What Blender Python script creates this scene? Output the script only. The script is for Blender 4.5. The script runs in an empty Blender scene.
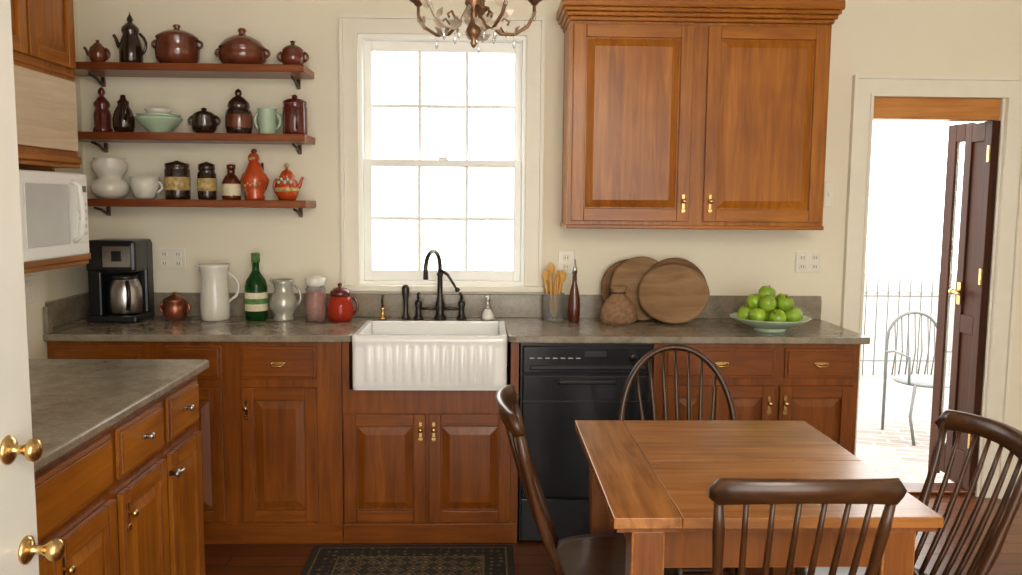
import bpy, bmesh, math, random
from mathutils import Vector, Matrix
random.seed(4)
scene=bpy.context.scene
FL=-0.06   # floor level
# ------------------------------------------------------------ materials
def newmat(name):
    m=bpy.data.materials.new(name); m.use_nodes=True
    nt=m.node_tree; b=nt.nodes['Principled BSDF']
    return m,nt,b
def plain(name,col,rough=.5,metal=0,var=.12,scale=12,bump=0,spec=.5,coat=0,trans=0):
    m,nt,b=newmat(name)
    tc=nt.nodes.new('ShaderNodeTexCoord'); n=nt.nodes.new('ShaderNodeTexNoise')
    n.inputs['Scale'].default_value=scale; n.inputs['Detail'].default_value=4
    nt.links.new(tc.outputs['Object'],n.inputs['Vector'])
    r=nt.nodes.new('ShaderNodeValToRGB')
    r.color_ramp.elements[0].position=.3; r.color_ramp.elements[1].position=.7
    r.color_ramp.elements[0].color=[c*(1-var) for c in col]+[1]
    r.color_ramp.elements[1].color=[min(1,c*(1+var)) for c in col]+[1]
    nt.links.new(n.outputs['Fac'],r.inputs['Fac']); nt.links.new(r.outputs['Color'],b.inputs['Base Color'])
    b.inputs['Roughness'].default_value=rough; b.inputs['Metallic'].default_value=metal
    b.inputs['Specular IOR Level'].default_value=spec
    b.inputs['Coat Weight'].default_value=coat; b.inputs['Coat Roughness'].default_value=.1
    b.inputs['Transmission Weight'].default_value=trans
    if bump:
        bp=nt.nodes.new('ShaderNodeBump'); bp.inputs['Strength'].default_value=bump; bp.inputs['Distance'].default_value=.01
        nt.links.new(n.outputs['Fac'],bp.inputs['Height']); nt.links.new(bp.outputs['Normal'],b.inputs['Normal'])
    return m
def wood(name,c1,c2,axis='z',rough=.32,scale=2.2,coat=.08,stretch=14,lo=.34,hi=.66,spec=.35):
    m,nt,b=newmat(name)
    tc=nt.nodes.new('ShaderNodeTexCoord'); mp=nt.nodes.new('ShaderNodeMapping')
    sc={'x':(1,stretch,stretch),'y':(stretch,1,stretch),'z':(stretch,stretch,1)}[axis]
    mp.inputs['Scale'].default_value=sc
    nt.links.new(tc.outputs['Object'],mp.inputs['Vector'])
    n=nt.nodes.new('ShaderNodeTexNoise'); n.inputs['Scale'].default_value=scale; n.inputs['Detail'].default_value=6
    n.inputs['Distortion'].default_value=.8; n.inputs['Roughness'].default_value=.6
    nt.links.new(mp.outputs['Vector'],n.inputs['Vector'])
    n2=nt.nodes.new('ShaderNodeTexNoise'); n2.inputs['Scale'].default_value=3; nt.links.new(tc.outputs['Object'],n2.inputs['Vector'])
    mx=nt.nodes.new('ShaderNodeMath'); mx.operation='MULTIPLY_ADD'; mx.inputs[1].default_value=.65
    nt.links.new(n.outputs['Fac'],mx.inputs[0])
    m3=nt.nodes.new('ShaderNodeMath'); m3.operation='MULTIPLY'; m3.inputs[1].default_value=.35
    nt.links.new(n2.outputs['Fac'],m3.inputs[0]); nt.links.new(m3.outputs[0],mx.inputs[2])
    r=nt.nodes.new('ShaderNodeValToRGB')
    r.color_ramp.elements[0].position=lo; r.color_ramp.elements[1].position=hi
    r.color_ramp.elements[0].color=list(c1)+[1]; r.color_ramp.elements[1].color=list(c2)+[1]
    nt.links.new(mx.outputs[0],r.inputs['Fac']); nt.links.new(r.outputs['Color'],b.inputs['Base Color'])
    b.inputs['Roughness'].default_value=rough; b.inputs['Coat Weight'].default_value=coat; b.inputs['Coat Roughness'].default_value=.15
    b.inputs['Specular IOR Level'].default_value=spec
    bp=nt.nodes.new('ShaderNodeBump'); bp.inputs['Strength'].default_value=.08; bp.inputs['Distance'].default_value=.005
    nt.links.new(n.outputs['Fac'],bp.inputs['Height']); nt.links.new(bp.outputs['Normal'],b.inputs['Normal'])
    return m
CH1=(.22,.060,.005); CH2=(.46,.162,.014)
cab_v=wood('cherry_vertical',CH1,CH2,'z'); cab_x=wood('cherry_horizontal',CH1,CH2,'x'); cab_y=wood('cherry_depth',CH1,CH2,'y')
cab_dk=wood('cherry_dark',(.05,.012,.004),(.09,.02,.006),'x')  # plain dark cherry, used for the door threshold
LO1=(.12,.028,.003); LO2=(.28,.080,.008)  # same cherry, darkened: light falloff on the base cabinets is in the colour
low_v=wood('cherry_base_dimmed_vertical',LO1,LO2,'z'); low_x=wood('cherry_base_dimmed_horizontal',LO1,LO2,'x')
tc1=(.21,.068,.012); tc2=(.52,.215,.055)
tab_x=wood('table_wood_x',tc1,tc2,'x',rough=.27,coat=.15,spec=.5); tab_y=wood('table_wood_y',tc1,tc2,'y',rough=.27,coat=.15,spec=.5)
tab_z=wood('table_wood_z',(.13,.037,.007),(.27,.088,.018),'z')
chair_m=wood('chair_dark_wood',(.028,.010,.003),(.088,.032,.010),'z',rough=.28,spec=.5)
chair_x=wood('chair_dark_wood_x',(.03,.011,.004),(.095,.036,.011),'x',rough=.28,spec=.5)
shelf_m=wood('shelf_wood',(.15,.034,.008),(.28,.075,.018),'x')
door_m=wood('dark_door_wood',(.028,.009,.004),(.065,.020,.008),'z',rough=.5,coat=0,spec=.15)
pine=wood('pine_header',(.42,.15,.03),(.66,.30,.08),'x')
board_m=wood('cutting_board_wood',(.19,.105,.048),(.38,.235,.125),'x',rough=.7,coat=0,stretch=8,spec=.2)
board2_m=wood('cutting_board_wood_dark',(.13,.066,.03),(.27,.15,.075),'x',rough=.7,coat=0,stretch=8,spec=.2)
wall_m=plain('cream_wall_paint',(.84,.785,.63),.8,var=.015,scale=3)
ceil_m=plain('ceiling_paint',(.87,.85,.80),.9,var=.02)
trim_m=plain('cream_trim_paint',(.84,.80,.68),.4,var=.02)
white_m=plain('white_gloss_paint',(.84,.84,.79),.2,var=.02,coat=.3)
sash_m=plain('white_sash_paint',(.92,.92,.88),.4,var=.01)
porc=plain('white_fireclay',(.90,.90,.88),.12,var=.01,coat=.5)
ceram=plain('white_ceramic',(.74,.72,.64),.2,var=.05,coat=.4)
green_c=plain('celadon_ceramic',(.46,.60,.44),.25,var=.05,coat=.4)
brown_c=plain('brown_glazed_pottery',(.14,.034,.015),.14,var=.4,coat=.5)
dark_c=plain('dark_glazed_pottery',(.03,.014,.009),.18,var=.3,coat=.5)
wine_c=plain('oxblood_glaze',(.10,.014,.010),.18,var=.2,coat=.5)
orange_c=plain('orange_red_glaze',(.50,.065,.010),.2,var=.25,scale=20,coat=.5)
gold_c=plain('gold_label',(.50,.36,.14),.35,var=.5,scale=60)
cream_l=plain('paper_label',(.75,.68,.48),.6,var=.1,scale=60)
black_m=plain('black_plastic',(.012,.012,.013),.3,var=.1)
blackg=plain('black_enamel',(.007,.007,.008),.22,var=.1,coat=.1,spec=.35)
steel=plain('brushed_steel',(.55,.55,.55),.28,metal=1,var=.06,scale=40)
brass=plain('brass',(.62,.42,.17),.25,metal=1,var=.12)
bronze=plain('oil_rubbed_bronze',(.06,.055,.05),.28,metal=.9,var=.1)
copper=plain('copper',(.35,.12,.07),.3,metal=.8,var=.2)
appl=plain('white_appliance',(.84,.84,.81),.3,var=.01,coat=.2)
applg=plain('grey_oven_glass',(.54,.55,.54),.15,var=.03)
apple_m=plain('green_apple_skin',(.27,.44,.03),.3,var=.35,scale=18,coat=.2)
stem_m=plain('stem',(.08,.04,.02),.7)
iron=plain('wrought_iron',(.13,.14,.14),.5,var=.1)
leafm=plain('foliage',(.10,.22,.06),.7,var=.5,scale=25)
glare_m=wood('glare_panel',(.62,.46,.31),(.76,.61,.45),'y',rough=.2,coat=.5,spec=.5)  # whitish glare on the glossy wood panel, put into its base colour
oil=plain('dark_oil_bottle',(.10,.02,.008),.1,var=.2,coat=.6)
spice=plain('red_spice',(.42,.06,.02),.6,var=.5,scale=70)
burlap=plain('burlap',(.27,.15,.08),.9,var=.3,scale=60,bump=.4)
seam=plain('seam_dark',(.03,.012,.005),.7)
plastic_w=plain('outlet_plate',(.84,.80,.68),.35,var=.01)
slot_m=plain('outlet_slot',(.12,.11,.09),.5)
bulbglass=plain('candle_sleeve',(.78,.70,.50),.4,var=.05)
def glassmat(name,col,rough=.02,tr=.85):
    m,nt,b=newmat(name)
    b.inputs['Base Color'].default_value=list(col)+[1]; b.inputs['Roughness'].default_value=rough
    b.inputs['Transmission Weight'].default_value=tr; b.inputs['IOR'].default_value=1.3
    return m
glass=glassmat('clear_glass',(.92,.94,.92)); ggreen=glassmat('green_glass',(.010,.075,.012),.05,.4)
cryst=glassmat('crystal',(.95,.95,.97),.0,.8)
def stone():
    m,nt,b=newmat('grey_granite')
    tc=nt.nodes.new('ShaderNodeTexCoord')
    n=nt.nodes.new('ShaderNodeTexNoise'); n.inputs['Scale'].default_value=14; n.inputs['Detail'].default_value=10; n.inputs['Roughness'].default_value=.65
    v=nt.nodes.new('ShaderNodeTexNoise'); v.inputs['Scale'].default_value=140; v.inputs['Detail'].default_value=2
    nt.links.new(tc.outputs['Object'],n.inputs['Vector']); nt.links.new(tc.outputs['Object'],v.inputs['Vector'])
    a=nt.nodes.new('ShaderNodeMath'); a.operation='ADD'; nt.links.new(n.outputs['Fac'],a.inputs[0])
    s=nt.nodes.new('ShaderNodeMath'); s.operation='MULTIPLY'; s.inputs[1].default_value=.45; nt.links.new(v.outputs['Fac'],s.inputs[0]); nt.links.new(s.outputs[0],a.inputs[1])
    r=nt.nodes.new('ShaderNodeValToRGB'); r.color_ramp.elements[0].position=.45; r.color_ramp.elements[1].position=1.0
    r.color_ramp.elements[0].color=(.16,.128,.09,1); r.color_ramp.elements[1].color=(.36,.31,.235,1)
    nt.links.new(a.outputs[0],r.inputs['Fac']); nt.links.new(r.outputs['Color'],b.inputs['Base Color'])
    b.inputs['Roughness'].default_value=.2
    return m
stone_m=stone()
def brickmat(name,c1,c2,mortar,bw,rh,ms,rough,rot=0,bump=.3,offset=.5,scale=1):
    m,nt,b=newmat(name)
    tc=nt.nodes.new('ShaderNodeTexCoord'); mp=nt.nodes.new('ShaderNodeMapping'); mp.inputs['Rotation'].default_value=(0,0,rot)
    nt.links.new(tc.outputs['Object'],mp.inputs['Vector'])
    k=nt.nodes.new('ShaderNodeTexBrick'); k.inputs['Scale'].default_value=scale; k.offset=offset
    k.inputs['Color1'].default_value=list(c1)+[1]; k.inputs['Color2'].default_value=list(c2)+[1]; k.inputs['Mortar'].default_value=list(mortar)+[1]
    k.inputs['Mortar Size'].default_value=ms; k.inputs['Brick Width'].default_value=bw; k.inputs['Row Height'].default_value=rh
    nt.links.new(mp.outputs['Vector'],k.inputs['Vector'])
    n=nt.nodes.new('ShaderNodeTexNoise'); n.inputs['Scale'].default_value=6; n.inputs['Detail'].default_value=6
    mp2=nt.nodes.new('ShaderNodeMapping'); mp2.inputs['Scale'].default_value=(1,9,1); mp2.inputs['Rotation'].default_value=(0,0,rot)
    nt.links.new(tc.outputs['Object'],mp2.inputs['Vector']); nt.links.new(mp2.outputs['Vector'],n.inputs['Vector'])
    mix=nt.nodes.new('ShaderNodeMixRGB'); mix.blend_type='MULTIPLY'; mix.inputs['Fac'].default_value=.6
    rr=nt.nodes.new('ShaderNodeValToRGB'); rr.color_ramp.elements[0].position=.3; rr.color_ramp.elements[0].color=(.45,.45,.45,1); rr.color_ramp.elements[1].position=.7
    nt.links.new(n.outputs['Fac'],rr.inputs['Fac'])
    nt.links.new(k.outputs['Color'],mix.inputs['Color1']); nt.links.new(rr.outputs['Color'],mix.inputs['Color2'])
    nt.links.new(mix.outputs['Color'],b.inputs['Base Color']); b.inputs['Roughness'].default_value=rough
    return m
floor_m=brickmat('wood_floor',(.19,.060,.018),(.13,.040,.013),(.03,.01,.006),1.2,.11,.004,.32)
patio_m=brickmat('brick_patio',(.20,.165,.145),(.26,.22,.20),(.30,.28,.26),.22,.11,.012,.85,rot=.3)
def rugmat(name,ramp,scale):
    m,nt,b=newmat(name)
    tc=nt.nodes.new('ShaderNodeTexCoord'); v=nt.nodes.new('ShaderNodeTexVoronoi'); v.inputs['Scale'].default_value=scale; v.feature='F1'; v.inputs['Randomness'].default_value=.35
    v.distance='MANHATTAN'
    nt.links.new(tc.outputs['Object'],v.inputs['Vector'])
    r=nt.nodes.new('ShaderNodeValToRGB'); r.color_ramp.interpolation='CONSTANT'
    els=r.color_ramp.elements
    els[0].position=0; els[0].color=list(ramp[0])+[1]; els[1].position=.22; els[1].color=list(ramp[1])+[1]
    for i,c in enumerate(ramp[2:]):
        e=els.new(.42+.2*i); e.color=list(c)+[1]
    nt.links.new(v.outputs['Distance'],r.inputs['Fac']); nt.links.new(r.outputs['Color'],b.inputs['Base Color']); b.inputs['Roughness'].default_value=.95
    return m
rug_f=rugmat('rug_field',[(.26,.17,.08),(.04,.035,.028),(.14,.10,.05),(.03,.028,.022)],17)
rug_b=rugmat('rug_border',[(.20,.13,.06),(.06,.045,.028),(.022,.02,.016)],26)
rug_d=plain('rug_dark_band',(.03,.024,.018),.95)
rug_t=plain('rug_tan_band',(.16,.11,.06),.95,var=.3,scale=60)
# ------------------------------------------------------------ builder
class B:
    def __init__(s): s.bm=bmesh.new(); s.mats=[]; s.M=Matrix.Identity(4)
    def mi(s,m):
        if m not in s.mats: s.mats.append(m)
        return s.mats.index(m)
    def add(s,vs,fs,mat,smooth=False,M=None):
        T=s.M@(M or Matrix.Identity(4)); k=s.mi(mat)
        bv=[s.bm.verts.new(T@Vector(v)) for v in vs]; out=[]
        for f in fs:
            try: F=s.bm.faces.new([bv[i] for i in f])
            except ValueError: continue
            F.material_index=k; F.smooth=smooth; out.append(F)
        return bv,out
    def box(s,x0,x1,y0,y1,z0,z1,mat,bev=0,M=None,seg=2):
        vs=[(x,y,z) for x in (x0,x1) for y in (y0,y1) for z in (z0,z1)]
        fs=[(0,1,3,2),(4,6,7,5),(0,4,5,1),(2,3,7,6),(0,2,6,4),(1,5,7,3)]
        bv,ff=s.add(vs,fs,mat,M=M)
        if bev:
            ed=list({e for f in ff for e in f.edges})
            bmesh.ops.bevel(s.bm,geom=ed,offset=bev,segments=seg,affect='EDGES',profile=.5)
    def lathe(s,prof,c,mat,seg=24,M=None,flute=0,fn=0):
        T=Matrix.Translation(c)@(M or Matrix.Identity(4)); vs=[];rings=[]
        for r,z in prof:
            if r<=1e-6: rings.append([len(vs)]); vs.append((0,0,z))
            else:
                ids=[]
                for i in range(seg):
                    a=2*math.pi*i/seg; rr=r*(1+flute*math.cos(fn*a)) if fn else r
                    ids.append(len(vs)); vs.append((rr*math.cos(a),rr*math.sin(a),z))
                rings.append(ids)
        fs=[]
        for a,b in zip(rings,rings[1:]):
            for i in range(seg):
                j=(i+1)%seg
                if len(a)==1 and len(b)==1: continue
                if len(a)==1: fs.append((a[0],b[i],b[j]))
                elif len(b)==1: fs.append((a[i],a[j],b[0]))
                else: fs.append((a[i],a[j],b[j],b[i]))
        if len(rings[0])>1: fs.append(tuple(rings[0][::-1]))
        if len(rings[-1])>1: fs.append(tuple(rings[-1]))
        s.add(vs,fs,mat,True,T)
    def tube(s,pts,r,mat,seg=8,flat=1):
        pts=[Vector(p) for p in pts]; n=len(pts)
        rs=r if isinstance(r,(list,tuple)) else [r]*n
        vs=[];prev=None
        for i,p in enumerate(pts):
            t=(pts[min(i+1,n-1)]-pts[max(i-1,0)]).normalized()
            if prev is None:
                a=Vector((0,0,1)) if abs(t.z)<.9 else Vector((1,0,0))
                u=(a-t*a.dot(t)).normalized()
            else: u=(prev-t*prev.dot(t)).normalized()
            prev=u; w=t.cross(u)
            for k in range(seg):
                a=2*math.pi*k/seg; vs.append(p+u*math.cos(a)*rs[i]+w*math.sin(a)*rs[i]*flat)
        fs=[]
        for i in range(n-1):
            for k in range(seg):
                j=(k+1)%seg; fs.append((i*seg+k,i*seg+j,(i+1)*seg+j,(i+1)*seg+k))
        fs.append(tuple(range(seg))[::-1]); fs.append(tuple((n-1)*seg+k for k in range(seg)))
        s.add(vs,fs,mat,True)
    def ball(s,c,r,mat,sc=(1,1,1),seg=16,M=None):
        n=8; prof=[(r*math.sin(math.pi*i/n),-r*math.cos(math.pi*i/n)) for i in range(n+1)]
        prof[0]=(0,-r);prof[-1]=(0,r)
        s.lathe(prof,c,mat,seg,(M or Matrix.Identity(4))@Matrix.Diagonal((*sc,1)))
    def done(s,name,scale=None):
        bmesh.ops.recalc_face_normals(s.bm,faces=s.bm.faces)
        co=[v.co for v in s.bm.verts]
        mn=Vector([min(c[i] for c in co) for i in range(3)]); mxx=Vector([max(c[i] for c in co) for i in range(3)])
        o=Vector(((mn.x+mxx.x)/2,(mn.y+mxx.y)/2,mn.z))
        bmesh.ops.translate(s.bm,verts=s.bm.verts,vec=-o)
        if scale: bmesh.ops.scale(s.bm,verts=s.bm.verts,vec=Vector(scale))
        me=bpy.data.meshes.new(name); s.bm.to_mesh(me); s.bm.free()
        for m in s.mats: me.materials.append(m)
        ob=bpy.data.objects.new(name,me); ob.location=o; scene.collection.objects.link(ob)
        return ob
def RZ(d): return Matrix.Rotation(math.radians(d),4,'Z')
def RX(d): return Matrix.Rotation(math.radians(d),4,'X')
def RY(d): return Matrix.Rotation(math.radians(d),4,'Y')
T=Matrix.Translation
def simple(name,*boxes):
    b=B()
    for bx in boxes: b.box(*bx)
    return b.done(name)
# ------------------------------------------------------------ room shell
W=4.4; CE=2.78; XL=-2.05; XR=3.4; YF=-2.2
simple('floor',(XL-.1,XR+.1,YF-.1,W+.16,FL-.1,FL,floor_m))
simple('ceiling',(XL-.1,XR+.1,YF-.1,W+.16,CE,CE+.1,ceil_m))
wx0,wx1,wz0,wz1=-.655,.2,1.085,2.36   # window opening
dx0,dx1,dz=1.99,2.70,2.08
b=B()
for bx in [(XL-.1,wx0,W,W+.14,FL,CE),(wx0,wx1,W,W+.14,FL,wz0),(wx0,wx1,W,W+.14,wz1,CE),(wx1,dx0,W,W+.14,FL,CE),(dx0,dx1,W,W+.14,dz,CE),(dx1,XR+.1,W,W+.14,FL,CE)]:
    b.box(*bx,wall_m)
b.done('wall_back')
NX=-1.967
simple('wall_left',(XL-.1,XL,YF-.1,W,FL,CE,wall_m))
simple('wall_nib',(XL,NX,3.2,3.80,FL,1.225,wall_m))
simple('wall_right',(XR,XR+.1,YF-.1,W,FL,CE,wall_m))
b=B()
for bx in [(XL,-.9,YF-.1,YF,FL,CE),(2.4,XR,YF-.1,YF,FL,CE),(-.9,2.4,YF-.1,YF,2.45,CE)]: b.box(*bx,wall_m)
b.done('wall_front')
def casing(b,x0,x1,z0,z1,w,y,mat):
    b.box(x0-w+.018,x0-.012,y-.018,y,z0,z1+.012,mat); b.box(x1+.012,x1+w-.018,y-.018,y,z0,z1+.012,mat)
    b.box(x0-w+.018,x1+w-.018,y-.018,y,z1+.012,z1+w-.018,mat)
    b.box(x0-w,x0-w+.018,y-.034,y,z0,z1+w-.018,mat); b.box(x1+w-.018,x1+w,y-.034,y,z0,z1+w-.018,mat)
    b.box(x0-w,x1+w,y-.034,y,z1+w-.018,z1+w,mat)
    b.box(x0-.012,x0,y-.026,y,z0,z1,mat); b.box(x1,x1+.012,y-.026,y,z0,z1,mat); b.box(x0-.012,x1+.012,y-.026,y,z1,z1+.012,mat)
b=B()
casing(b,wx0,wx1,wz0,wz1,.09,W-.001,trim_m)
b.box(wx0-.10,wx1+.10,W-.045,W-.001,wz0-.03,wz0,trim_m,.004)
b.done('trim_1')
b=B()
b.box(wx0,wx0+.018,W,W+.14,wz0+.02,wz1-.02,sash_m); b.box(wx1-.018,wx1,W,W+.14,wz0+.02,wz1-.02,sash_m); b.box(wx0,wx1,W,W+.14,wz1-.02,wz1,sash_m); b.box(wx0,wx1,W,W+.14,wz0,wz0+.02,sash_m)
def sash(x0,x1,z0,z1,y,st,bt,tp,cols,rows):
    b.box(x0,x0+st,y,y+.035,z0,z1,sash_m,.003); b.box(x1-st,x1,y,y+.035,z0,z1,sash_m,.003)
    b.box(x0+st,x1-st,y,y+.035,z0,z0+bt,sash_m,.003); b.box(x0+st,x1-st,y,y+.035,z1-tp,z1,sash_m,.003)
    for i in range(1,cols):
        x=x0+st+(x1-x0-2*st)*i/cols; b.box(x-.009,x+.009,y+.008,y+.018,z0+bt,z1-tp,sash_m,.003)
    for i in range(1,rows):
        z=z0+bt+(z1-z0-bt-tp)*i/rows; b.box(x0+st,x1-st,y+.009,y+.017,z-.009,z+.009,sash_m,.003)
sash(wx0+.018,wx1-.018,1.70,wz1-.02,W+.075,.04,.035,.05,3,2)
sash(wx0+.018,wx1-.018,wz0+.02,1.735,W+.035,.04,.055,.035,3,2)
b.box(-.25,-.20,W+.02,W+.04,1.735,1.75,sash_m,.003)
b.done('window_1')
b=B()
w=.105
casing(b,dx0,dx1,FL,dz,w,W-.001,trim_m)
b.box(dx0,dx0+.015,W,W+.14,FL,dz,trim_m); b.box(dx1-.015,dx1,W,W+.14,FL,dz,trim_m)
b.done('trim_2')
simple('trim_3',(dx0+.015,dx1-.015,W+.02,W+.13,dz-.11,dz,pine,.004),(dx0+.015,dx1-.015,W+.01,W+.16,FL,FL+.025,cab_dk,.003))
simple('baseboard_back',(1.765,dx0-w-.002,W-.018,W-.001,FL,FL+.12,trim_m,.004),(dx1+w+.002,XR-.001,W-.018,W-.001,FL,FL+.12,trim_m,.004))
simple('baseboard_right',(XR-.018,XR-.001,YF,W-.02,FL,FL+.12,trim_m,.004))
# dark wooden door leaf (open outward) with lever handle
b=B()
x1=dx1-.017; LY0=W+.005; LY1=W+.25
def leafpanel(b,x,y0,y1,z0,z1,mat,st=.06,th=.042):
    b.box(x-th,x,y0,y0+st,z0,z1,mat,.003); b.box(x-th,x,y1-st,y1,z0,z1,mat,.003)
    for a,c in ((z0,z0+.2),(z0+.85,z0+.95),(z1-.1,z1)): b.box(x-th,x,y0+st,y1-st,a,c,mat,.003)
    b.box(x-th+.012,x-.012,y0+st,y1-st,z0+.2,z0+.85,mat); b.box(x-th+.012,x-.012,y0+st,y1-st,z0+.95,z1-.1,mat)
leafpanel(b,x1,LY0,LY1,FL+.03,dz-.115,door_m)
hy=LY1-.04
b.box(x1-.05,x1-.041,hy-.02,hy+.02,.97,1.10,brass,.003)
b.tube([(x1-.045,hy,1.045),(x1-.085,hy,1.045),(x1-.095,hy-.03,1.045),(x1-.098,hy-.10,1.04)],[.011,.012,.011,.008],brass)
b.ball((x1-.092,hy-.005,1.045),.017,brass)
for z in (.2,1.1,1.75): b.box(x1-.05,x1-.041,LY0+.002,LY0+.025,z,z+.09,brass,.002)
b.done('door_1')
b=B()
b.M=T((x1-.004,W+.27,0))@RZ(95)
L=.20
b.box(0,.045,-.03,0,FL+.03,dz-.1,door_m,.003); b.box(L-.075,L,-.03,0,FL-.0,dz-.1,door_m,.003)
for a,c in ((FL+.03,FL+.20),(dz-.2,dz-.1)): b.box(.045,L-.075,-.03,0,a,c,door_m,.003)
b.box(.045,L-.075,-.018,-.014,FL+.2,dz-.2,glass)
b.done('storm_door')
# white door at left near camera
b=B()
dxw=-.84
b.box(dxw-.04,dxw,.75,1.56,FL+.01,2.35,white_m,.004)
for z0,z1 in ((.12,.75),(1.2,1.95)):
    for y0,y1 in ((.86,1.12),(1.2,1.42)):
        b.box(dxw-.001,dxw+.006,y0,y1,z0,z1,white_m,.003)
for (yy,z,pr) in ((1.515,.885,.06),(1.475,1.085,.05)):
    K=T((dxw,yy,z))@RY(90)
    b.lathe([(0,0),(.026,0),(.026,.004),(.018,.009),(.009,.012),(.008,pr*.5),(.011,pr*.62),(.019,pr*.78),(.021,pr*.92),(.017,pr*1.05),(.006,pr*1.12),(0,pr*1.13)],(0,0,0),brass,20,K)
    K2=T((dxw-.04,yy,z))@RY(-90)
    b.lathe([(0,0),(.026,0),(.026,.005),(.01,.014),(.009,.03),(.02,.05),(.02,.06),(0,.07)],(0,0,0),brass,16,K2)
b.done('door_2')
# ------------------------------------------------------------ cabinet helpers
def rdoor(b,x0,x1,z0,z1,vm,hm,st=.055,t=.02,pb=.035):
    b.box(x0,x0+st,-t,0,z0,z1,vm,.003); b.box(x1-st,x1,-t,0,z0,z1,vm,.003)
    b.box(x0+st,x1-st,-t,0,z0,z0+st,hm,.003); b.box(x0+st,x1-st,-t,0,z1-st,z1,hm,.003)
    a0,a1,c0,c1=x0+st,x1-st,z0+st,z1-st
    o=-.004; g=.006; i=-.017
    vs=[(a0,o,c0),(a1,o,c0),(a1,o,c1),(a0,o,c1)]
    r1=g; vs+=[(a0+r1,o,c0+r1),(a1-r1,o,c0+r1),(a1-r1,o,c1-r1),(a0+r1,o,c1-r1)]
    r=g+pb; vs+=[(a0+r,i,c0+r),(a1-r,i,c0+r),(a1-r,i,c1-r),(a0+r,i,c1-r)]
    fs=[(k,(k+1)%4,4+(k+1)%4,4+k) for k in range(4)]+[(4+k,4+(k+1)%4,8+(k+1)%4,8+k) for k in range(4)]+[(8,9,10,11)]
    b.add(vs,fs,vm)
def drawer(b,x0,x1,z0,z1,hm,t=.02):
    b.box(x0,x1,-t*.6,0,z0,z1,hm,.003); b.box(x0+.012,x1-.012,-t,-t*.5,z0+.012,z1-.012,hm,.004)
def bail(b,x,z,m=brass):
    for s in (-1,1): b.ball((x+s*.028,-.024,z),.007,m,seg=10)
    b.box(x-.036,x+.036,-.022,-.02,z-.009,z+.009,m,.002)
    b.tube([(x-.028,-.026,z),(x-.026,-.034,z-.006),(x-.013,-.039,z-.011),(x+.013,-.039,z-.011),(x+.026,-.034,z-.006),(x+.028,-.026,z)],.0035,m)
def latch(b,x,z,side=1,m=brass):
    b.box(x-.008,x+.008,-.024,-.02,z-.046,z+.046,m,.002)
    b.lathe([(0,0),(.006,0),(.005,.01),(.011,.016),(.012,.022),(.008,.028),(0,.029)],(x,-.022,z+.012),m,14,RX(90))
    b.box(x-.012,x+.012,-.028,-.02,z-.042,z-.024,m,.003)
def finish_M(y): return T((0,y,0))
CF=3.8
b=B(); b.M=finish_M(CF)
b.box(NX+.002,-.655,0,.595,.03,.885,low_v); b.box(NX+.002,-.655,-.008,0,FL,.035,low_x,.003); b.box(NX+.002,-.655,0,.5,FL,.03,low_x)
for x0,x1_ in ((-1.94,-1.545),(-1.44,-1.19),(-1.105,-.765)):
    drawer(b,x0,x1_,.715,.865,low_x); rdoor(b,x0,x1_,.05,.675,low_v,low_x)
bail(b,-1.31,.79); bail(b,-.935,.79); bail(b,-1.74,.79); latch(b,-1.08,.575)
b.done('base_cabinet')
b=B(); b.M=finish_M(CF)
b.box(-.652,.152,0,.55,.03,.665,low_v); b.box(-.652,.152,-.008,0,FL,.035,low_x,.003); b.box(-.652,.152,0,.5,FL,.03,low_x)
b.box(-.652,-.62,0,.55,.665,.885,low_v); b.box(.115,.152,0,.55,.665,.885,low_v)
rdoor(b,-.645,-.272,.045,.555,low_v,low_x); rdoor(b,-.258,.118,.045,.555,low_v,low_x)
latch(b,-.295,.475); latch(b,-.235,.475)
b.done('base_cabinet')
b=B(); b.M=finish_M(CF)
b.box(.16,.768,0,.58,FL+.01,.883,blackg); b.box(.168,.76,-.02,0,.745,.872,blackg,.006); b.box(.168,.76,-.022,0,.16,.738,blackg,.006)
b.box(.168,.76,-.006,0,FL+.01,.15,black_m,.003); b.box(.20,.73,-.034,-.018,.765,.785,black_m,.005)
for i in range(7): b.box(.20+i*.035,.222+i*.035,-.0215,-.02,.815,.820,applg,.0005)
b.lathe([(0,0),(.022,0),(.02,.014),(0,.014)],(.67,-.02,.825),black_m,20,RX(90)); b.box(.45,.55,-.0215,-.02,.825,.85,black_m)
b.box(.33,.60,-.045,-.022,.70,.72,black_m,.006); b.box(.168,.76,-.026,-.02,.615,.62,black_m)
b.done('dishwasher')
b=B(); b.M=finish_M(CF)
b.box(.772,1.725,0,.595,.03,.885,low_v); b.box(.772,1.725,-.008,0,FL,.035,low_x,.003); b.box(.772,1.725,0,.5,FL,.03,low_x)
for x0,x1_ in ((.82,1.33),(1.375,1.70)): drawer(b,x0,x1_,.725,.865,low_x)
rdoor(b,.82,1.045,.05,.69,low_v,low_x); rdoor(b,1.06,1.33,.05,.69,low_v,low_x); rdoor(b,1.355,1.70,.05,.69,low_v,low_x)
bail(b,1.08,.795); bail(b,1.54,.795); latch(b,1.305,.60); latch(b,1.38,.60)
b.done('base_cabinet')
b=B(); b.M=T((-1.085,0,0))@RZ(90)
b.box(1.62,3.165,0,.96,.03,.885,low_v); b.box(1.62,3.165,.03,.9,FL,.03,low_x)
for x0,x1_ in ((2.835,3.13),(2.445,2.785),(1.66,2.40)): drawer(b,x0,x1_,.70,.855,cab_y)
for x0,x1_ in ((2.835,3.13),(2.445,2.785),(2.05,2.40),(1.66,2.02)): rdoor(b,x0,x1_,.05,.66,cab_v,cab_y)
for x in (2.98,2.62): 
    b.lathe([(0,0),(.008,0),(.006,.012),(.012,.02),(.010,.026),(0,.028)],(x,-.02,.785),steel,14,RX(90))
    b.box(x-.026,x+.026,-.024,-.02,.777,.793,steel,.002)
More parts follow.
